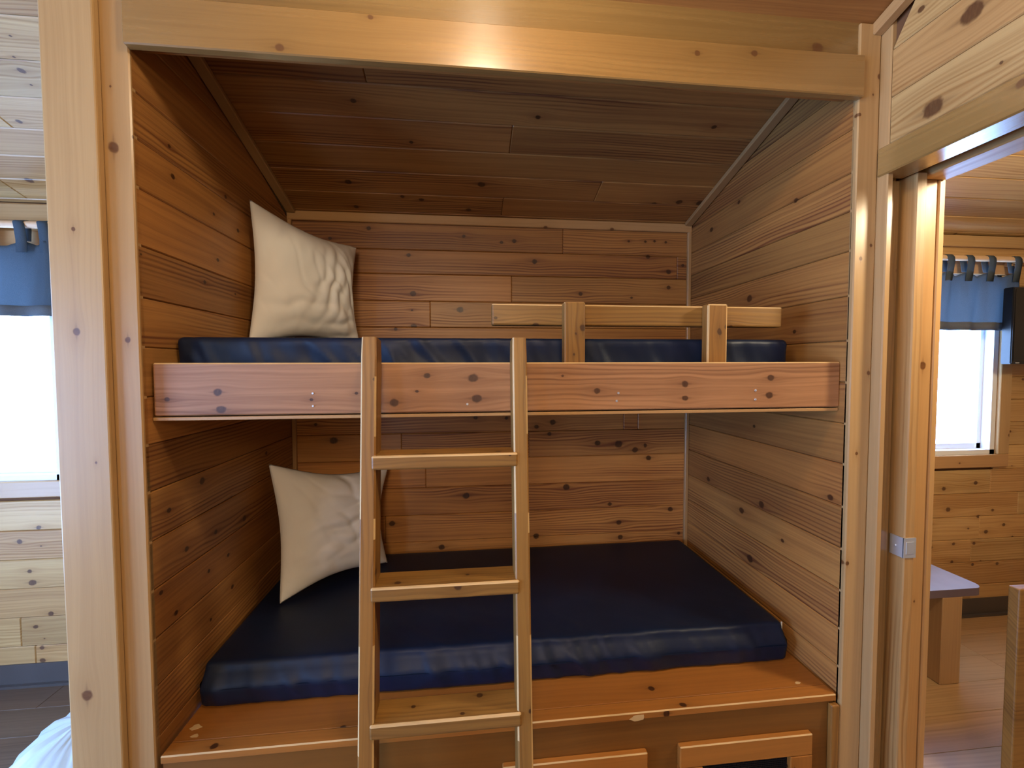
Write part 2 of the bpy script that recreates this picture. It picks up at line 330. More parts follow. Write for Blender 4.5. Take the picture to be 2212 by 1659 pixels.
# ------------------------------------------------------------------ outside wall at the back
wb = []
T = .012
wins = {1: (-1.75, -.98, 1.0, 2.02), 2: (3.10, 3.78, 1.0, 2.0)}
def wallcore(name, x0, x1, holes, y0, y1, zt):
    L = []; xs = x0
    for (a, b, c, d) in holes:
        L += [((xs, y0, FZ), (a, y1, zt)), ((a, y0, FZ), (b, y1, c)), ((a, y0, d), (b, y1, zt))]; xs = b
    L.append(((xs, y0, FZ), (x1, y1, zt))); return L
wall_back = struct(boxes('wall_back', wallcore('', -2.2, 4.7, [wins[1], wins[2]], BY+T, BY+.11, 2.24), SHELL))
joints = [FZ, .115, .248, .38, .512, .644, .776, .911, 1.048, 1.178, 1.308, 1.435, 1.562, 1.69, 1.815, 1.943, 2.057, 2.19, 2.215]
cuts = {10: [.497], 8: [1.607, 1.683], 9: [], 15: [1.883], 14: [1.034], 6: [.415], 13: [.62], 12: [1.3], 4: [.9], 7: [.611]}
# course 8 is z 1.048-1.178, course 9 is 1.178-1.308
cuts = {8: [.497, 1.12], 9: [1.607, 1.683], 7: [.611], 5: [.415], 14: [1.034], 15: [1.883], 13: [.64], 16: [1.29], 10: [.8]}
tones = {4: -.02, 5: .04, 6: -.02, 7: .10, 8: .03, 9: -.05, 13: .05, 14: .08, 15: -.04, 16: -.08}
def course(x0, x1, z0, z1, mat, knots, extra, tone):
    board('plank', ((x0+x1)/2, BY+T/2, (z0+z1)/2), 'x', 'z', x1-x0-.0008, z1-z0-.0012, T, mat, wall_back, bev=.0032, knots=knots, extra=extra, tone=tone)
for i in range(len(joints)-1):
    z0, z1 = joints[i], joints[i+1]
    # alcove
    if z0 >= .37:
        xs = [.0]+cuts.get(i, [])+[WID]
        for a, b in zip(xs, xs[1:]): course(a, b, z0, z1, PLANK, K_back, 0 if .6 < z0 < 1.25 or z0 > 1.65 else 3, tones.get(i, 0)+(.42 if i < 10 else .04)+R.uniform(-.05, .05))  # lower courses blonder, and lightened further to make up for missing light
    # room to the left, bedroom to the right, cut round the windows
    for (lo, hi, w, kn, mat) in ((-2.2, -.19, wins[1], K_leftback, ROOMPLANK), (2.24, 4.7, wins[2], K_bed, ROOMPLANK)):
        spans = [(lo, hi)]
        if z1 > w[2]+.001 and z0 < w[3]-.001: spans = [(lo, w[0]), (w[1], hi)]
        for a, b in spans:
            c = a+(b-a)*R.uniform(.3, .7)
            if lo < 0 and i == 2: c = -1.184
            parts = [(a, c), (c, b)] if b-a > 1.3 else [(a, b)]
            for p, q in parts: course(p, q, z0, z1, mat, kn, 2, R.uniform(-.10, .08))
# ------------------------------------------------------------------ ceiling
ceiling = struct(boxes('ceiling', [], SHELL)); bm = bmesh.new()
def slab(bm, y0, y1, z0, z1, t, x0=-2.2, x1=4.7):
    v = [bm.verts.new((x, y, z)) for x in (x0, x1) for (y, z) in ((y0, z0), (y1, z1), (y1, z1+t), (y0, z0+t))]
    for q in ((0, 1, 2, 3), (7, 6, 5, 4), (0, 4, 5, 1), (1, 5, 6, 2), (2, 6, 7, 3), (3, 7, 4, 0)): bm.faces.new([v[i] for i in q])
RY = -1.0
slab(bm, BY+.11, RY, zc(BY+.11)+T, zc(RY)+T, .1); slab(bm, RY, FY-.1, zc(RY)+T, zc(RY)-SL*(RY-FY+.1)+T, .1)
bmesh.ops.recalc_face_normals(bm, faces=bm.faces); bm.to_mesh(ceiling.data); bm.free(); ceiling.data.materials.clear(); ceiling.data.materials.append(WOODS[ROOMPLANK][0])
cdn = Vector((0, -1, SL)).normalized()            # up the slope, towards the room
def ceil_plank(x0, x1, y0, y1, mat, knots, extra, tone):
    ym = (y0+y1)/2; L = (y0-y1)*math.sqrt(1+SL*SL)
    n = Vector((1, 0, 0)).cross(cdn)
    c = Vector(((x0+x1)/2, ym, zc(ym)))+Vector((0, SL, 1)).normalized()*T/2
    board('plank', c, 'x', cdn, x1-x0-.0008, L-.0012, T, mat, ceiling, bev=.0032, knots=knots, extra=extra, tone=tone)
cj = [.93, .852, .79, .665, .54, .41, .29, .165, .045, -.08]
cj = [.93, .905, .785, .660, .535, .41, .285, .16, .035, -.09, -.215, -.34, -.465, -.59, -.715, -.84, -.965]
for i in range(len(cj)-1):
    y0, y1 = cj[i], cj[i+1]
    if y1 > -.05:
        xs = [0.0]+({1: [.983], 4: [.984], 2: [1.4], 6: [.5]}.get(i, []))+[WID]
        for a, b in zip(xs, xs[1:]): ceil_plank(a, b, y0, y1, PLANK, K_ceil, 0, R.uniform(-.12, .05))
        ceil_plank(2.24, 4.7, y0, y1, ROOMPLANK, None, 3, R.uniform(-.12, .06))
    else:
        ceil_plank(-.19, 2.02, y0, y1, PLANK, None, 2, R.uniform(-.08, .06))
        if y1 > -.7: ceil_plank(2.24, 4.7, y0, y1, ROOMPLANK, None, 2, R.uniform(-.1, .06))
    for a, b in ((-2.2, -.75-.3*(i % 2)), (-.75-.3*(i % 2), -.19)): ceil_plank(a, b, y0, y1, ROOMPLANK, K_ceil, 1, R.uniform(-.08, .08))
# ------------------------------------------------------------------ partitions beside the alcove
def xprism(bm, x0, x1, y0, y1, z0=FZ):
    """wall slab between two x, its top following the roof"""
    pts = [(y0, z0), (y1, z0), (y1, zc(y1)), (y0, zc(y0))]
    a = [bm.verts.new((x0, y, z)) for y, z in pts]; b = [bm.verts.new((x1, y, z)) for y, z in pts]
    bm.faces.new(a); bm.faces.new(b[::-1])
    for i in range(4): bm.faces.new((a[i], b[i], b[(i+1) % 4], a[(i+1) % 4]))
bm = bmesh.new(); xprism(bm, -.188, -T, 0.02, BY)
bmesh.ops.recalc_face_normals(bm, faces=bm.faces); wall_left = struct(link('wall_left', bm, ROOMPLANK))
bm = bmesh.new(); xprism(bm, WID+T, 2.098, 0.012, BY); xprism(bm, 2.150, 2.245, 0.012, BY)
bmesh.ops.recalc_face_normals(bm, faces=bm.faces); wall_right = struct(link('wall_right', bm, ROOMPLANK))
def side_planks(par, x, zs, knots, nrm, tone_of, y0=.004):
    for i in range(len(zs)-1):
        z0, z1 = zs[i], zs[i+1]
        a = min(BY, yc(z0)); b = min(BY, yc(z1))
        if a < .06: continue
        if b < y0+.02:                     # last piece under the roof, a wedge
            poly = [(y0, 0), (a, 0), (y0, min(z1-z0, (a-y0)*SL))]
        else: poly = [(y0, 0), (a, 0), (b, z1-z0-.0012), (y0, z1-z0-.0012)]
        if b > .9 > 0 and a-b < .001: poly = [(y0, 0), (BY, 0), (BY, z1-z0-.0012), (y0, z1-z0-.0012)]
        o3 = (x, 0, z0)
        if nrm > 0:   # faces +x : frame x=y, y=z, z=x
            prism('plank', (x-T, 0, z0), 'y', 'z', poly, T, PLANK, par, .003, knots, 0 if knots else 2, tone_of(i))
        else:         # faces -x : thickness away from the alcove
            prism('plank', (x, 0, z0), 'y', 'z', poly, T, PLANK, par, .003, knots, 0, tone_of(i))
lz = [.40, .53, .665, .792, .922, 1.05, 1.18, 1.302, 1.425, 1.552, 1.677, 1.807, 1.949, 2.07, 2.184, 2.33, 2.5]
side_planks(wall_left, 0, lz, K_left, 1, lambda i: {5: -.1, 6: -.06, 9: .02}.get(i, R.uniform(-.08, .06)))
rz = [.447, .57, .69, .81, .94, 1.07, 1.201, 1.325, 1.45, 1.576, 1.71, 1.843, 1.96, 2.073, 2.2, 2.33, 2.5]
side_planks(wall_right, WID, rz, K_right, -1, lambda i: {6: -.22, 7: -.2, 0: .15, 1: .08}.get(i, R.uniform(-.06, .10) if i < 7 else R.uniform(-.2, -.06)))
# trims in the alcove
def trim(n, *a, **k): return struct(board('trim_%d' % n, *a, **k))
trim(1, (WID/2, BY-.010, 2.196), 'x', 'z', WID, .042, .020, TRIM, bev=.003, extra=2)
trim(2, (.009, BY-.009, 1.30), 'z', 'x', 1.76, .018, .018, TRIM, bev=.003)
trim(3, (WID-.0095, BY-.0095, 1.30), 'z', 'x', 1.76, .019, .019, TRIM, bev=.003)
for n, x in ((4, .022), (5, WID-.022)):
    ym = (.91+.03)/2; L = .88*math.sqrt(1+SL*SL)
    c = Vector((x, ym, zc(ym)))-Vector((0, SL, 1)).normalized()*.009
    trim(n, c, cdn, 'x', L, .038, .018, TRIM, bev=.003, tone=-.12)
# beam and board over the opening
trim(6, (.977, -.0075, 2.332), 'x', 'z', 1.955, .116, .025, HONEY, bev=.003, knots=K_beam, extra=1, tone=.03)
ub = trim(7, (.977, .012, 2.452), 'x', 'z', 1.955, .124, .02, HONEY, bev=.002, knots=K_beam, tone=-.18)
header_core = struct(boxes('trim_8', [((0.0, .02, 2.30), (WID, .05, 2.46))], PLANK))
# end of the left partition
zt = zc(0)
trim(9, (-.121, -.010, (FZ+zt)/2), 'z', '-x', zt-FZ-.0, .118, .020, TRIM, bev=.004, knots=K_post, seg=2, tone=.03)
trim(10, (-.0335, .010, (FZ+zt)/2), 'z', '-x', zt-FZ-.006, .067, .020, TRIM, bev=.003, knots=K_post, tone=-.06)
# corner post on the right
trim(11, (1.984, .005, (FZ+zt)/2), 'z', '-x', zt-FZ-.006, .068, .020, TRIM, bev=.003, knots=K_cpost, extra=1, tone=.02)
trim(12, (2.029, -.017, (FZ+zt)/2), 'z', 'y', zt-FZ-.012, .036, .020, TRIM, bev=.003, tone=-.04)
# doorway: jamb, header with the slot for the sliding door, casing
trim(13, (2.071, .006, (FZ+2.05)/2), 'z', '-x', 2.05-FZ, .056, .012, HONEY, bev=.002, knots=K_jamb, tone=.05)
trim(14, (2.197, .006, (FZ+2.10)/2), 'z', '-x', 2.10-FZ, .056, .012, TRIM, bev=.002, knots=K_jamb, tone=.05)
trim(15, (2.238, .004, (FZ+2.14)/2), 'z', '-x', 2.14-FZ, .022, .016, TRIM, bev=.003, tone=.06)
door = struct(board('door_1', (2.1265, .43, (FZ+2.06)/2), 'z', 'y', 2.06-FZ, .94, .035, ROOMPLANK, bev=.003, tone=-.03))
lt = boxes('latch', [((2.1045, -.0415, .925), (2.1085, .0, .985)), ((2.1045, -.0425, .925), (2.1455, -.0395, .985))], ZINC, door)
bm = bmesh.new(); addbox(bm, (2.113, -.0435, .937), (2.138, -.0420, .973)); link('latch_pull', bm, ZINC, lt)
bm = bmesh.new(); bmesh.ops.create_uvsphere(bm, u_segments=12, v_segments=8, radius=.004, matrix=Matrix.Translation((2.1035, -.018, .955)) @ Matrix.Diagonal((.5, 1, 1, 1))); link('screw', bm, ZINC, lt, smooth=True)
# wall over the doorway and on towards the camera
bm = bmesh.new()
addbox(bm, (2.033, -1.0, 2.16), (2.10, -.0, 2.30)); addbox(bm, (2.16, -1.0, 2.16), (2.232, -.0, 2.30))
xprism(bm, 2.033, 2.232, -1.0, 0.0, 2.30); addbox(bm, (2.033, -2.0, 2.3), (2.232, -1.0, 2.55))
addbox(bm, (2.033, FY, FZ), (2.232, -1.0, 2.3))
bmesh.ops.recalc_face_normals(bm, faces=bm.faces); wall_door = struct(link('wall_door', bm, SHELL))
dz = [2.135, 2.265, 2.397, 2.53, 2.66, 2.78]
for i in range(len(dz)-1):
    z0, z1 = dz[i], dz[i+1]
    yt = yc(z1)
    poly = [(-1.0, 0), (-.036, 0), (-.036, z1-z0-.0012), (-1.0, z1-z0-.0012)]
    if yt < -.036: poly = [(-1.0, 0), (min(-.036, yc(z0)), 0), (max(yt, -.98), z1-z0-.0012), (-1.0, z1-z0-.0012)]
    prism('plank', (2.02, 0, z0), 'y', 'z', poly, T, ROOMPLANK, wall_door, .003, K_door, 0, R.uniform(-.06, .06))
trim(16, (2.056, -.50, 2.093), 'y', 'z', .99, .082, .084, HONEY, bev=.004, tone=.03, extra=2)
trim(17, (2.2, -.50, 2.10), 'y', 'z', .99, .09, .09, ROOMPLANK, bev=.004, tone=.0)
struct(boxes('trim_18', [((2.099, -1.0, 2.155), (2.156, 0, 2.16))], DARK))
c = Vector((2.008, -.42, zc(-.42)-.028))
trim(19, (2.005, -.42, zc(-.42)-.020), cdn, 'x', .88, .03, .034, TRIM, bev=.003, tone=.02)
# ------------------------------------------------------------------ the rest of the shell
WL = (-2.1, .0, .35, 1.95)
def gable(name, x0, x1, hole=None):
    bm = bmesh.new(); zs = zc(BY+.11)
    if hole:
        y0, y1, z0, z1 = hole
        for lo, hi in (((x0, FY, FZ), (x1, y0, zs)), ((x0, y1, FZ), (x1, BY+.11, zs)), ((x0, y0, FZ), (x1, y1, z0)), ((x0, y0, z1), (x1, y1, zs))): addbox(bm, lo, hi)
    else: addbox(bm, (x0, FY, FZ), (x1, BY+.11, zs))
    pts = [(BY+.11, zs), (RY, zc(RY)+.05), (FY, zc(RY)-SL*(RY-FY)+.05), (FY, zs)]
    a = [bm.verts.new((x0, y, z)) for y, z in pts]; c = [bm.verts.new((x1, y, z)) for y, z in pts]
    bm.faces.new(a); bm.faces.new(c[::-1])
    for i in range(4): bm.faces.new((a[i], c[i], c[(i+1) % 4], a[(i+1) % 4]))
    bmesh.ops.recalc_face_normals(bm, faces=bm.faces)
    return struct(link(name, bm, ROOMPLANK))
gable('wall_far_left', -2.31, -2.2, WL)
gable('wall_far_right', 4.7, 4.8)
WF = (-1.6, -1.0, 1.1, 1.8)
struct(boxes('wall_front', wallcore('', -2.31, 4.8, [WF], FY-.11, FY, 2.5), ROOMPLANK))
# ------------------------------------------------------------------ windows
def window(n, x0, x1, z0, z1, y, s):
    """frame, sash and pane in a hole of a wall along x; s = side the room is on"""
    w = struct(boxes('window_%d' % n, [((x0, min(y, y-s*.11), z0), (x0+.03, max(y, y-s*.11), z1)), ((x1-.03, min(y, y-s*.11), z0), (x1, max(y, y-s*.11), z1)),
        ((x0, min(y, y-s*.11), z0), (x1, max(y, y-s*.11), z0+.025)), ((x0, min(y, y-s*.11), z1-.03), (x1, max(y, y-s*.11), z1))], WHITEP))
    ys = y-s*.06
    boxes('sash', [((x0+.03, ys-.015, z0+.025), (x0+.055, ys+.015, z1-.03)), ((x1-.055, ys-.015, z0+.025), (x1-.03, ys+.015, z1-.03)),
        ((x0+.03, ys-.015, z0+.025), (x1-.03, ys+.015, z0+.055)), ((x0+.03, ys-.015, z1-.06), (x1-.03, ys+.015, z1-.03))], WHITEP, w)
    boxes('pane', [((x0+.05, ys-.002, z0+.05), (x1-.05, ys+.002, z1-.05))], GLASS, w)
    return w
def casing(w, x0, x1, z0, z1, y, s, cw=.072):
    yy = y+s*.009
    for (c, xd, yd, L, tn) in ((((x0+x1)/2, yy, z0-cw/2), 'x', 'z', x1-x0+2*cw, 0), (((x0+x1)/2, yy, z1+cw/2), 'x', 'z', x1-x0+2*cw, 0), ((x0-cw/2, yy, (z0+z1)/2), 'z', '-x', z1-z0, .02), ((x1+cw/2, yy, (z0+z1)/2), 'z', '-x', z1-z0, .02)):
        board('casing', c, xd, yd, L, cw, .018, TRIM, w, bev=.003, extra=1, tone=tn)
w1 = window(1, wins[1][0], wins[1][1], wins[1][2], wins[1][3], BY, -1)
casing(w1, *wins[1], BY, -1)
w2 = window(2, wins[2][0], wins[2][1], wins[2][2], wins[2][3], BY, -1)
casing(w2, *wins[2], BY, -1)
w3 = window(3, WF[0], WF[1], WF[2], WF[3], FY, 1)
w4 = struct(boxes('window_4', [((-2.31, WL[0], WL[2]), (-2.2, WL[0]+.04, WL[3])), ((-2.31, WL[1]-.04, WL[2]), (-2.2, WL[1], WL[3])), ((-2.31, WL[0], WL[2]), (-2.2, WL[1], WL[2]+.03)), ((-2.31, WL[0], WL[3]-.03), (-2.2, WL[1], WL[3]))], WHITEP))
boxes('pane', [((-2.262, WL[0]+.03, WL[2]+.02), (-2.258, WL[1]-.03, WL[3]-.02))], GLASS, w4)
# trims and bases of the side rooms
trim(20, (-1.19, BY-.010, 2.168), 'x', 'z', 2.0, .072, .02, TRIM, bev=.003)
trim(21, (3.47, BY-.010, 2.178), 'x', 'z', 2.44, .062, .02, TRIM, bev=.003, tone=-.05)
struct(boxes('baseboard_left', [((-2.2, BY-.006, FZ), (-.19, BY, FZ+.10)), ((-2.2, BY-.022, FZ), (-.19, BY-.006, FZ+.012))], BASEV))
struct(boxes('baseboard_right', [((2.24, BY-.006, FZ), (4.7, BY, FZ+.10)), ((2.24, BY-.022, FZ), (4.7, BY-.006, FZ+.012))], BASEV))
# ------------------------------------------------------------------ upper bunk
ubk = thing('upper_bunk', (WID/2, .5, 1.36), 'upper bunk with stained pine front rail and short guard rail across the alcove', 'bunk', 'built in bunks of the alcove')
rail = board('front_rail', (.978, .049, 1.443), 'x', 'z', 1.944, .138, .038, RAILW, ubk, bev=.0035, knots=K_rail, tone=.02, worn=lambda c, n: n.y > .3 and n.z < -.2 or n.z > .3 and n.y > .2)
# (local y is up; local z is towards -y, i.e. the room)
for x, y, z, r in K_screw:
    bm = bmesh.new(); bmesh.ops.create_cone(bm, cap_ends=True, segments=10, radius1=r, radius2=r*.7, depth=.003, matrix=Matrix.Translation((x, .0295, z)) @ Matrix.Rotation(P2, 4, 'X'))
    link('screw', bm, ZINC, rail)
board('soffit_edge', (.975, .49, 1.366), 'x', 'y', 1.946, .915, .009, WORN if False else TRIM, ubk, bev=.001, tone=-.1)
board('deck', (.975, .50, 1.448), 'x', 'y', 1.946, .858, .018, RED, ubk, bev=.001)
for x in (1.129, 1.574):
    board('guard_post', (x, .088, 1.585), 'z', '-x', .21, .064, .036, STAIN, ubk, bev=.005, seg=2, extra=3, tone=.12, worn=lambda c, n: R.random() < .3)
board('guard_board', (1.351, .126, 1.656), 'x', 'z', .928, .064, .036, STAIN, ubk, bev=.005, seg=2, extra=3, tone=.10, worn=lambda c, n: n.z > .3 and n.y > .3 and R.random() < .7)
# ------------------------------------------------------------------ lower bunk platform
lbk = thing('lower_bunk', (WID/2, .45, FZ), 'lower bunk platform of reddish stained boards with screened cupboard doors below', 'bunk', 'built in bunks of the alcove')
board('nosing', (.975, .022, .476), 'x', 'y', 1.93, .044, .022, RED, lbk, bev=.003, tone=.12, extra=3, worn=lambda c, n: n.y < -.3 and n.z > .3)
for k, (y0, y1) in enumerate(((.046, .235), (.236, .43), (.431, .68), (.681, .928))):
    board('deck_board', (.975, (y0+y1)/2, .475), 'x', 'y', 1.93, y1-y0, .02, RED, lbk, bev=.0012, extra=4, tone=(.04, 0, .02, 0)[k])
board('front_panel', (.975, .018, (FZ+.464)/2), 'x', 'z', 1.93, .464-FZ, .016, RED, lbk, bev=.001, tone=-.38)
board('side_strip', (1.931, .0, (FZ+.458)/2), 'z', '-x', .458-FZ, .026, .018, STAIN, lbk, bev=.004, seg=2, tone=.1)
for cx, cy, cz, s in ((1.30, -.0008, .474, .013), (.045, .09, .4852, .010), (.06, .06, .4852, .007), (1.86, .06, .4852, .006)):
    bm = bmesh.new(); a = [bm.verts.new((cx+s*R.uniform(.6, 1.3)*1.6*math.cos(t), cy+(0 if cy < 0 else s*math.sin(t)*R.uniform(.6, 1.2)), cz+(s*.8*math.sin(t)*R.uniform(.6, 1.2) if cy < 0 else 0))) for t in [2*math.pi*i/9 for i in range(9)]]
    f = bm.faces.new(a); r = bmesh.ops.extrude_face_region(bm, geom=[f]); 
    bmesh.ops.translate(bm, verts=[v for v in r['geom'] if isinstance(v, bmesh.types.BMVert)], vec=(0, -.001, 0) if cy < 0 else (0, 0, .0007))
    bmesh.ops.recalc_face_normals(bm, faces=bm.faces); link('chip', bm, WORN, lbk)
def cupboard(x0, x1, zt, zb):
    fw = .072; st = HONEY
    d = thing('tmp', (0, 0, 0), '', '')
    bpy.data.objects.remove(d)
    fr = board('door', ((x0+x1)/2, .0, zt-fw/2+.004), 'x', 'z', x1-x0, .066, .020, RED, lbk, bev=.003, tone=.25, worn=lambda c, n: n.y > .3 and n.z > .3)
    board('stile', (x0+fw/2, .0, (zt+zb)/2-.033), 'z', '-x', zt-zb-.066, fw, .020, RED, fr, bev=.002, tone=.10)
    board('stile', (x1-fw/2, .0, (zt+zb)/2-.033), 'z', '-x', zt-zb-.066, fw, .020, RED, fr, bev=.002, tone=.10, extra=2)
    board('bottom_rail', ((x0+x1)/2, .0, zb+.033), 'x', 'z', x1-x0-2*fw, .066, .020, RED, fr, bev=.002, tone=.1)
    bm = bmesh.new()
    w, h = x1-x0-2*fw, zt-zb-.132
    nx, nz = int(w/.006), int(h/.006)
    for i in range(nx+1):
        xx = x0+fw+w*i/nx; addbox(bm, (xx-.0012, .006, zb+.066), (xx+.0012, .0084, zt-.066))
    for j in range(nz+1):
        zz = zb+.066+h*j/nz; addbox(bm, (x0+fw, .0052, zz-.0012), (x1-fw, .0076, zz+.0012))
    o = link('mesh_screen', bm, MESH, fr); o['kind'] = 'stuff'
cupboard(1.430, 1.856, .376, .10)
cupboard(.905, 1.331, .370, .10)
# ------------------------------------------------------------------ mattresses
def mattress(name, x0, x1, y0, y1, z0, z1, label, front, dens=.008):
    nx = int((x1-x0)/dens); prof = []
    H = z1-z0; D = y1-y0; r = .016
    # closed profile in (y, z) going round: bottom front -> up the front -> top -> back -> bottom
    def arc(cy, cz, a0, a1, n): return [(cy+r*math.cos(a0+(a1-a0)*i/n), cz+r*math.sin(a0+(a1-a0)*i/n)) for i in range(n+1)]
    fr = [(y0+front(t), z0+r+(H-2*r)*t) for t in [i/9 for i in range(1, 9)]]
    f0, f1 = front(0), front(1)
    prof = arc(y0+f0+r, z0+r, 1.5*math.pi, math.pi, 3)+fr+arc(y0+f1+r, z1-r, math.pi, P2, 4)
    ny = int(D/.02); prof += [(y0+f1+r+(D-2*r-f1)*i/ny, z1) for i in range(1, ny)]
    prof += arc(y1-r, z1-r, P2, 0, 3)+arc(y1-r, z0+r, 0, -P2, 3)
    n = len(prof); bm = bmesh.new(); rows = []
    cy, cz = (y0+y1)/2, (z0+z1)/2
    for i in range(nx+1):
        u = i/nx; x = x0+(x1-x0)*u
        e = min(x-x0, x1-x); k = 0 if e > r else r-math.sqrt(max(0, r*r-(r-e)**2))
        row = []
        for (y, z) in prof:
            sy = y+(k if y < cy else -k); sz = z+(k if z < cz else -k)
            frontness = max(0, 1-max(0, y-y0-.02)/.05)
            edge = min(1, e/.05)
            w = 0
            # drag folds on the front, fading over the edge
            t = (z-z0)/H
            w1 = noise.noise((x*9+z*7, z*3, 1.3)); w2 = noise.noise((x*26+z*9, z*5, 4.1))
            ridge = (1-abs(w1)*2.2); ridge = max(0, ridge)**3
            ph = x*8.5+t*.55+.35*noise.noise((x*2.1, t*.8, z0*9))
            fold = max(0, math.sin(2*math.pi*ph))**2*max(0, min(1, .35+1.5*noise.noise((x*1.6, 0, z0*7+2))))
            sy -= frontness*edge*.0075*fold
            sy += frontness*edge*(.0065*w1+.0050*w2-.006*ridge)*(0.4+.6*math.sin(min(1, max(0, t))*math.pi))
            if z > cz and y > y0+.02: sz += .0018*noise.noise((x*4, y*4, 7))+.0015*max(0, 1-abs(noise.noise((x*6+y*8, y*2-x, 2)))*5)*max(0, 1-(y-y0)/.4)
            row.append(bm.verts.new((x, sy, sz)))
        rows.append(row)
    for a, b in zip(rows, rows[1:]):
        for j in range(n): bm.faces.new((a[j], b[j], b[(j+1) % n], a[(j+1) % n]))
    bm.faces.new(rows[0][::-1]); bm.faces.new(rows[-1])
    bmesh.ops.recalc_face_normals(bm, faces=bm.faces)
    o = link(name, bm, NAVY, smooth=True)
    return tag(o, label, 'mattress', 'navy mattresses in the bunks')
mattress('mattress', .003, 1.855, .127, .925, 1.457, 1.586, 'navy vinyl mattress on the upper bunk, behind the rail and guard board', lambda t: .004*math.sin(t*math.pi)-.004)
lm = mattress('mattress', .014, 1.905, .148, .908, .4855, .606, 'navy vinyl mattress on the lower bunk, wide open and behind the ladder', lambda t: (.008*(1-t/.5) if t < .5 else .030*((t-.5)/.5)**1.3))
seam = bmesh.new()
for i in range(60):
    xa, xb = .03+1.86*i/60, .03+1.86*(i+1)/60
    addbox(seam, (xa, .1462, .5455), (xb, .1500, .5480))
link('seam', seam, NAVY, lm)
tg = bmesh.new(); addbox(tg, (1.9035, .19, .575), (1.9075, .1935, .602)); link('care_tag', tg, WHITEP, lm)
# ------------------------------------------------------------------ pillows
def pillow(BL, BR, TR, TL, T, label, seed, folds):
    BL, BR, TR, TL = map(Vector, (BL, BR, TR, TL)); n = 72
    nrm = (BR-BL).cross(TL-BL).normalized()
    if nrm.y > 0: nrm = -nrm
    bm = bmesh.new(); F = []; Bk = []
    def base(u, v):
        # sides drawn in between the corners
        cu = u+.10*(.5-u)*2*(math.sin(math.pi*v)**1.2)*(1 if u > .5 else .45)*abs(2*u-1)**2
        cv = v+.075*(.5-v)*2*(math.sin(math.pi*u)**1.2)*abs(2*v-1)**2
        return BL*(1-cu)*(1-cv)+BR*cu*(1-cv)+TR*cu*cv+TL*(1-cu)*cv
    def hgt(u, v):
        a = (1-abs(2*u-1)**2.4); b = (1-abs(2*v-1)**2.4)
        return max(0, a*b)**.62
    for i in range(n+1):
        f, k = [], []
        for j in range(n+1):
            u, v = i/n, j/n; p = base(u, v); h = hgt(u, v)
            w = 0
            for (ang, fr, am, uc, vc, rad) in folds:
                cc, ss = math.cos(ang), math.sin(ang)
                d = (u-uc)*-ss+(v-vc)*cc; l = (u-uc)*cc+(v-vc)*ss
                d += .035*noise.noise((u*5, v*5, seed+am*900))
                fall = math.exp(-(l/rad)**2-(d/(rad*.55))**2)
                w += am*fall*(.5+.5*math.cos(math.pi*(d*fr+.6*noise.noise((l*6, d*4, seed)))))**1.6
            w += .010*noise.noise((u*3.2, v*3.2, seed))*h+.0045*noise.noise((u*8, v*7, seed+3))*h-.004*max(0, 1-abs(noise.noise((u*5+v*3, v*2.5-u, seed+6)))*5)*h
            em = min(u, 1-u, v, 1-v)
            w += .0025*math.sin((u+v)*70+3*noise.noise((u*9, v*9, seed)))*max(0, 1-em/.07)*min(1, em/.01)
            q = p+nrm*(T*.62*h+w*min(1, em*14))
            f.append(bm.verts.new(q))
            k.append(f[-1] if i in (0, n) or j in (0, n) else bm.verts.new(p-nrm*T*.40*h))
        F.append(f); Bk.append(k)
    for i in range(n):
        for j in range(n):
            bm.faces.new((F[i][j], F[i+1][j], F[i+1][j+1], F[i][j+1]))
            q = (Bk[i][j], Bk[i][j+1], Bk[i+1][j+1], Bk[i+1][j])
            if len(set(q)) == 4:
                try: bm.faces.new(q)
                except ValueError: pass
    bmesh.ops.recalc_face_normals(bm, faces=bm.faces)
    o = link('pillow', bm, COTTON, smooth=True)
    return tag(o, label, 'pillow', 'cream pillows in the bunks')
pillow((.028, .48, 1.588), (.330, .862, 1.588), (.322, .852, 2.040), (.022, .528, 2.118), .15, 'cream pillow standing on the upper bunk mattress in the left corner', 3.3,
    [(1.25, 16, -.012, .62, .50, .30), (2.0, 14, -.010, .80, .60, .30), (.1, 12, -.007, .35, .30, .35), (.25, 15, -.012, .75, .06, .25), (.9, 10, -.007, .15, .75, .3), (2.3, 12, -.009, .70, .40, .25)])
pillow((.108, .490, .612), (.448, .792, .612), (.448, .846, 1.036), (.032, .602, 1.118), .15, 'cream pillow leaning in the left corner of the lower bunk, behind the ladder', 8.1,
    [(.12, 14, -.012, .62, .48, .42), (.25, 12, -.008, .35, .40, .35), (1.9, 12, -.010, .55, .92, .18), (1.5, 12, -.010, .78, .66, .22), (.8, 9, -.006, .3, .65, .3)])
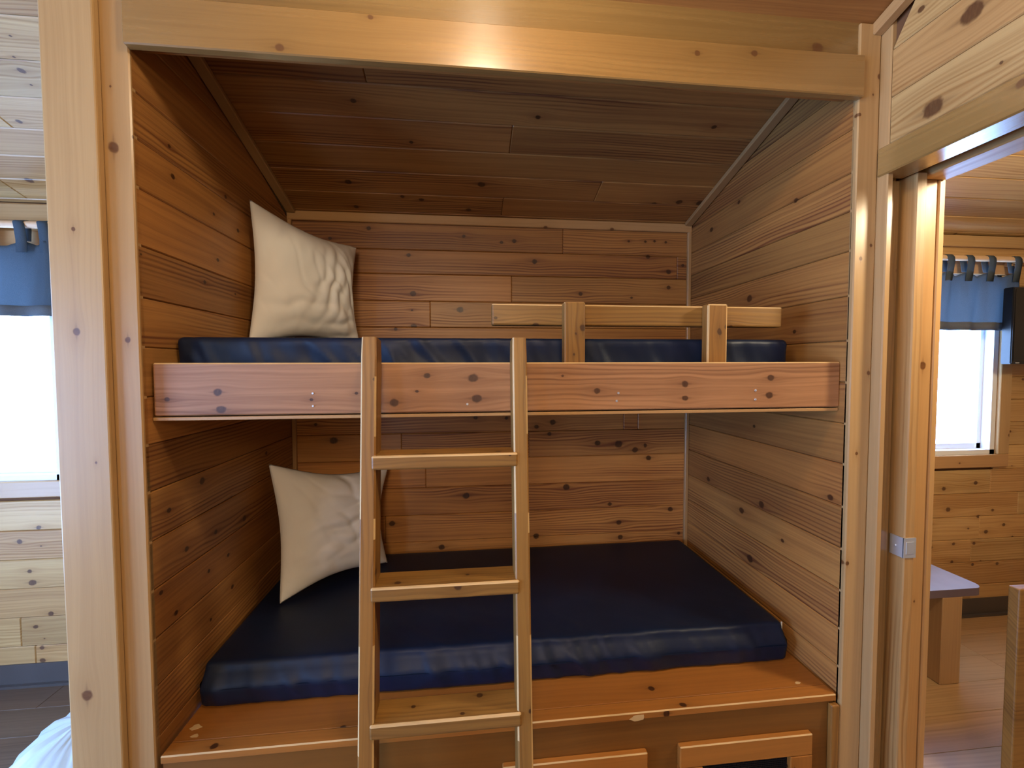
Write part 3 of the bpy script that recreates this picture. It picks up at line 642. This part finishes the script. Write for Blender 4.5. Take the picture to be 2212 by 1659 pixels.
# ------------------------------------------------------------------ ladder
lad = thing('ladder', (.756, -.16, FZ), 'stained wooden ladder leaning on the front rail of the upper bunk', 'ladder')
LEAN = .105
def ly(z): return -.045-LEAN*(1.574-z)
ld = Vector((0, LEAN, 1)).normalized(); LL = (1.577-FZ)/ld.z
wornp = lambda c, n: noise.noise((c.x*7, c.y*40, c.z*40+3)) > -.05 and n.z > .2
for x0, x1 in ((.546, .584), (.931, .969)):
    zc0 = (1.577+FZ)/2
    c = Vector(((x0+x1)/2, ly(zc0), zc0))+Vector((0, 1, -LEAN)).normalized()*.036
    M = frame(c, ld, '-x'); bm = bmesh.new(); hl, hw, ht = LL/2, (x1-x0)/2, .036
    n = 30
    rings = []
    b = .004
    prof = [(-hw+b, -ht), (hw-b, -ht), (hw, -ht+b), (hw, ht-b), (hw-b, ht), (-hw+b, ht), (-hw, ht-b), (-hw, -ht+b)]
    for i in range(n+1):
        X = -hl+2*hl*i/n; s = 1 if 0 < i < n else .94
        rings.append([bm.verts.new((X, p*s, q*s)) for p, q in prof])
    for a, bb in zip(rings, rings[1:]):
        for j in range(8): bm.faces.new((a[j], bb[j], bb[(j+1) % 8], a[(j+1) % 8]))
    bm.faces.new(rings[0]); bm.faces.new(rings[-1][::-1])
    bmesh.ops.recalc_face_normals(bm, faces=bm.faces); bm.normal_update()
    for f in bm.faces:
        cc = f.calc_center_median()
        if min(abs(f.normal.y), abs(f.normal.z)) > .3 and noise.noise((cc.x*4, cc.y*60, cc.z*60)) > .05: f.material_index = 1
    o = link('side_rail', bm, [STAIN, WORN], lad, M); o['tone'] = .10
    dress(o, STAIN, setknots(o, M, hw, hl, [((x0+x1)/2, -.05, 1.40, .008)] if x0 > .9 else [((x0+x1)/2, -.08, .99, .009)], 2))
for zt_ in (1.279, .961, .643, .325):
    y0 = ly(zt_)-.006
    o = board('rung', ((.574+.941)/2, y0+.043, zt_-.018), 'x', 'y', .367, .086, .036, STAIN, lad, bev=.005, seg=2, extra=3, tone=.2, worn=lambda c, n: n.y < -.3 and n.z > .3)
# ------------------------------------------------------------------ valances on rods
def valance(xs0, xs1, zr, ztop, zbot, tabs, y, lab, rlab, seed):
    bm = bmesh.new(); L = xs1-xs0
    bmesh.ops.create_cone(bm, cap_ends=True, segments=18, radius1=.015, radius2=.015, depth=L+.12, matrix=Matrix.Identity(4))
    M = frame(((xs0+xs1)/2, y, zr), 'y', 'z')
    rod = link('curtain_rod', bm, ROD, None, frame(((xs0+xs1)/2, y, zr), 'z', 'y') if False else Matrix.Translation(((xs0+xs1)/2, y, zr)) @ Matrix.Rotation(P2, 4, 'Y'), smooth=False)
    tag(rod, rlab, 'curtain rod', 'rods over the windows')
    for sx in (xs0+.02, xs1-.02):
        boxes('bracket', [((sx-.012, y+.012, zr-.03), (sx+.012, BY-.0, zr+.012)), ((sx-.012, y-.016, zr-.022), (sx+.012, y+.016, zr-.013))], TRIM, rod)
    v = thing('valance', ((xs0+xs1)/2, y, zr), lab, 'curtain', 'tab top valances at the windows')
    bm = bmesh.new(); nx, nz = 110, 20; g = []
    for i in range(nx+1):
        u = i/nx; x = xs0+L*u; col = []
        dt = min(abs(x-t) for t in tabs)
        sag = .022*min(1, dt/.06)
        for j in range(nz+1):
            t = j/nz; z = (ztop-sag)*(1-t)+zbot*t
            yy = y+.004+.013*math.sin(x*42+seed+1.2*t)*(.35+.65*t)+.006*noise.noise((x*16, z*4, seed))-.010*max(0, 1-dt/.03)*(1-t)
            col.append(bm.verts.new((x, yy, z)))
        g.append(col)
    hemrow = nz-3
    for i in range(nx):
        for j in range(nz): bm.faces.new((g[i][j], g[i+1][j], g[i+1][j+1], g[i][j+1]))
    p = link('panel', bm, CLOTH, v, smooth=True)
    sm = p.modifiers.new('thickness', 'SOLIDIFY'); sm.thickness = .0012
    # doubled hem along the bottom
    bm = bmesh.new(); g = []
    for i in range(nx+1):
        x = xs0+L*i/nx; col = []
        for t in (.86, .93, 1.0):
            z = ztop*(1-t)+zbot*t
            yy = y+.004+.013*math.sin(x*42+seed+1.2*t)*(.35+.65*t)+.006*noise.noise((x*16, z*4, seed))-.003
            col.append(bm.verts.new((x, yy, z)))
        g.append(col)
    for i in range(nx):
        for j in range(2): bm.faces.new((g[i][j], g[i+1][j], g[i+1][j+1], g[i][j+1]))
    h = link('hem', bm, HEM, v, smooth=True); sm = h.modifiers.new('thickness', 'SOLIDIFY'); sm.thickness = .002
    for t in tabs:
        bm = bmesh.new(); w = .021; pts = []
        for k in range(9):
            a = math.pi*k/8; pts.append((y-.0175*math.cos(a), zr+.0175*math.sin(a)))
        pts = [(y-.009, ztop-.05), (y-.012, ztop), (y-.0175, zr-.02)]+pts+[(y+.0175, zr-.02), (y+.010, ztop)]
        rows = [[bm.verts.new((t+sx*w*(1 if i not in (4, 5, 6) else .95)+.004*math.sin(i), yy, zz)) for sx in (-1, 0, 1)] for i, (yy, zz) in enumerate(pts)]
        for a, b in zip(rows, rows[1:]):
            for j in range(2): bm.faces.new((a[j], a[j+1], b[j+1], b[j]))
        tb = link('tab', bm, CLOTH, v, smooth=True); sm = tb.modifiers.new('thickness', 'SOLIDIFY'); sm.thickness = .0015
valance(-1.80, -.93, 2.102, 2.035, 1.72, (-1.70, -1.53, -1.37, -1.205, -1.04, -.95), .865, 'navy tab top valance over the bright window left of the alcove', 'wooden curtain rod over the window left of the alcove', .4)
valance(3.06, 3.80, 2.072, 2.0, 1.69, (3.08, 3.22, 3.355, 3.475, 3.605, 3.765), .865, 'blue tab top valance over the bedroom window seen through the doorway', 'pale wooden curtain rod over the bedroom window', 2.1)
# ------------------------------------------------------------------ television, bench, panel, bag
tv = thing('television', (4.05, .86, 1.50), 'black flat television on the bedroom wall beside the blue valance', 'television')
bm = bmesh.new(); addbox(bm, (3.672, .80, 1.507), (4.42, .845, 1.912)); bmesh.ops.recalc_face_normals(bm, faces=bm.faces); bmesh.ops.bevel(bm, geom=bm.edges[:], offset=.004, segments=2, affect='EDGES'); link('housing', bm, BLACK, tv)
boxes('screen', [((3.685, .798, 1.522), (4.407, .801, 1.900))], SCREEN, tv)
boxes('wall_bracket', [((3.95, .845, 1.62), (4.15, BY, 1.80))], BLACK, tv)
boxes('badge', [((3.700, .7975, 1.511), (3.722, .7995, 1.516))], ZINC, tv)
bn = thing('bench', (2.85, .68, FZ), 'low bench with grey rounded top and panel legs on the bedroom floor', 'bench')
bm = bmesh.new(); r = .045; pts = [(2.42, .46), (3.118-r, .50-.008)]
pts = [(2.42, .475), (3.075, .475)]+[(3.075+r*math.sin(a), .475+r-r*math.cos(a)) for a in [P2*i/6 for i in range(1, 7)]]+[(3.12, .925), (2.42, .925)]
a = [bm.verts.new((x, y, .470)) for x, y in pts]; b = [bm.verts.new((x, y, .505)) for x, y in pts]
bm.faces.new(a[::-1]); bm.faces.new(b)
for i in range(len(pts)):
    f = bm.faces.new((a[i], a[(i+1) % len(pts)], b[(i+1) % len(pts)], b[i])); f.material_index = 1
bmesh.ops.recalc_face_normals(bm, faces=bm.faces); link('bench_top', bm, [LAMIN, LAMEDGE], bn)
board('leg', (2.958, .69, (FZ+.47)/2), 'z', 'y', .47-FZ, .43, .10, TRIM, bn, bev=.003, tone=.05)
board('leg', (2.50, .69, (FZ+.47)/2), 'z', 'y', .47-FZ, .43, .10, TRIM, bn, bev=.003)
ep = thing('bed_end_panel', (2.8, -.03, FZ), 'tan wooden panel standing low on the bedroom floor at the right edge', 'bed')
board('panel', (2.835, -.02, (FZ+.80)/2), 'x', 'z', .62, .80-FZ, .03, STAIN, ep, bev=.004, seg=2)
board('foot', (2.70, -.02, FZ+.02), 'x', 'y', .05, .06, .04, HONEY, ep, bev=.003)
bag = thing('plastic_bag', (-.43, .33, FZ), 'white plastic bag bulging on the floor beside the left post', 'bag')
bm = bmesh.new(); ru = 72; rows = []
prof = [(.05, .0), (.15, .0), (.18, .02), (.205, .07), (.22, .12), (.21, .17), (.18, .22), (.125, .26), (.06, .28), (.02, .285)]
for k, (r, z) in enumerate(prof):
    rows.append([bm.verts.new((-.43+r*.92*(1+.07*noise.noise((math.cos(t)*2, math.sin(t)*2, z*9))+.03*noise.noise((math.cos(t)*9, math.sin(t)*9, z*6)))*math.cos(t), .33+r*math.sin(t)*(1+.05*noise.noise((math.cos(t)*3, math.sin(t)*3, z*9+4))), FZ+z+.010*noise.noise((math.cos(t)*3, math.sin(t)*3, z*8+9))+.012*noise.noise((math.cos(t)*8, math.sin(t)*8, z*5)))) for t in [2*math.pi*i/ru for i in range(ru)]])
for a, b in zip(rows, rows[1:]):
    for i in range(ru): bm.faces.new((a[i], a[(i+1) % ru], b[(i+1) % ru], b[i]))
bm.faces.new(rows[0][::-1]); bm.faces.new(rows[-1]); bmesh.ops.recalc_face_normals(bm, faces=bm.faces)
o = link('film', bm, BAGM, bag, smooth=True)
# tidy: drop the helper property
for o in bpy.data.objects:
    if '_m' in o.keys(): del o['_m']
    if o.type == 'MESH' and o.parent is None and 'label' not in o.keys() and 'kind' not in o.keys(): o['kind'] = 'structure'
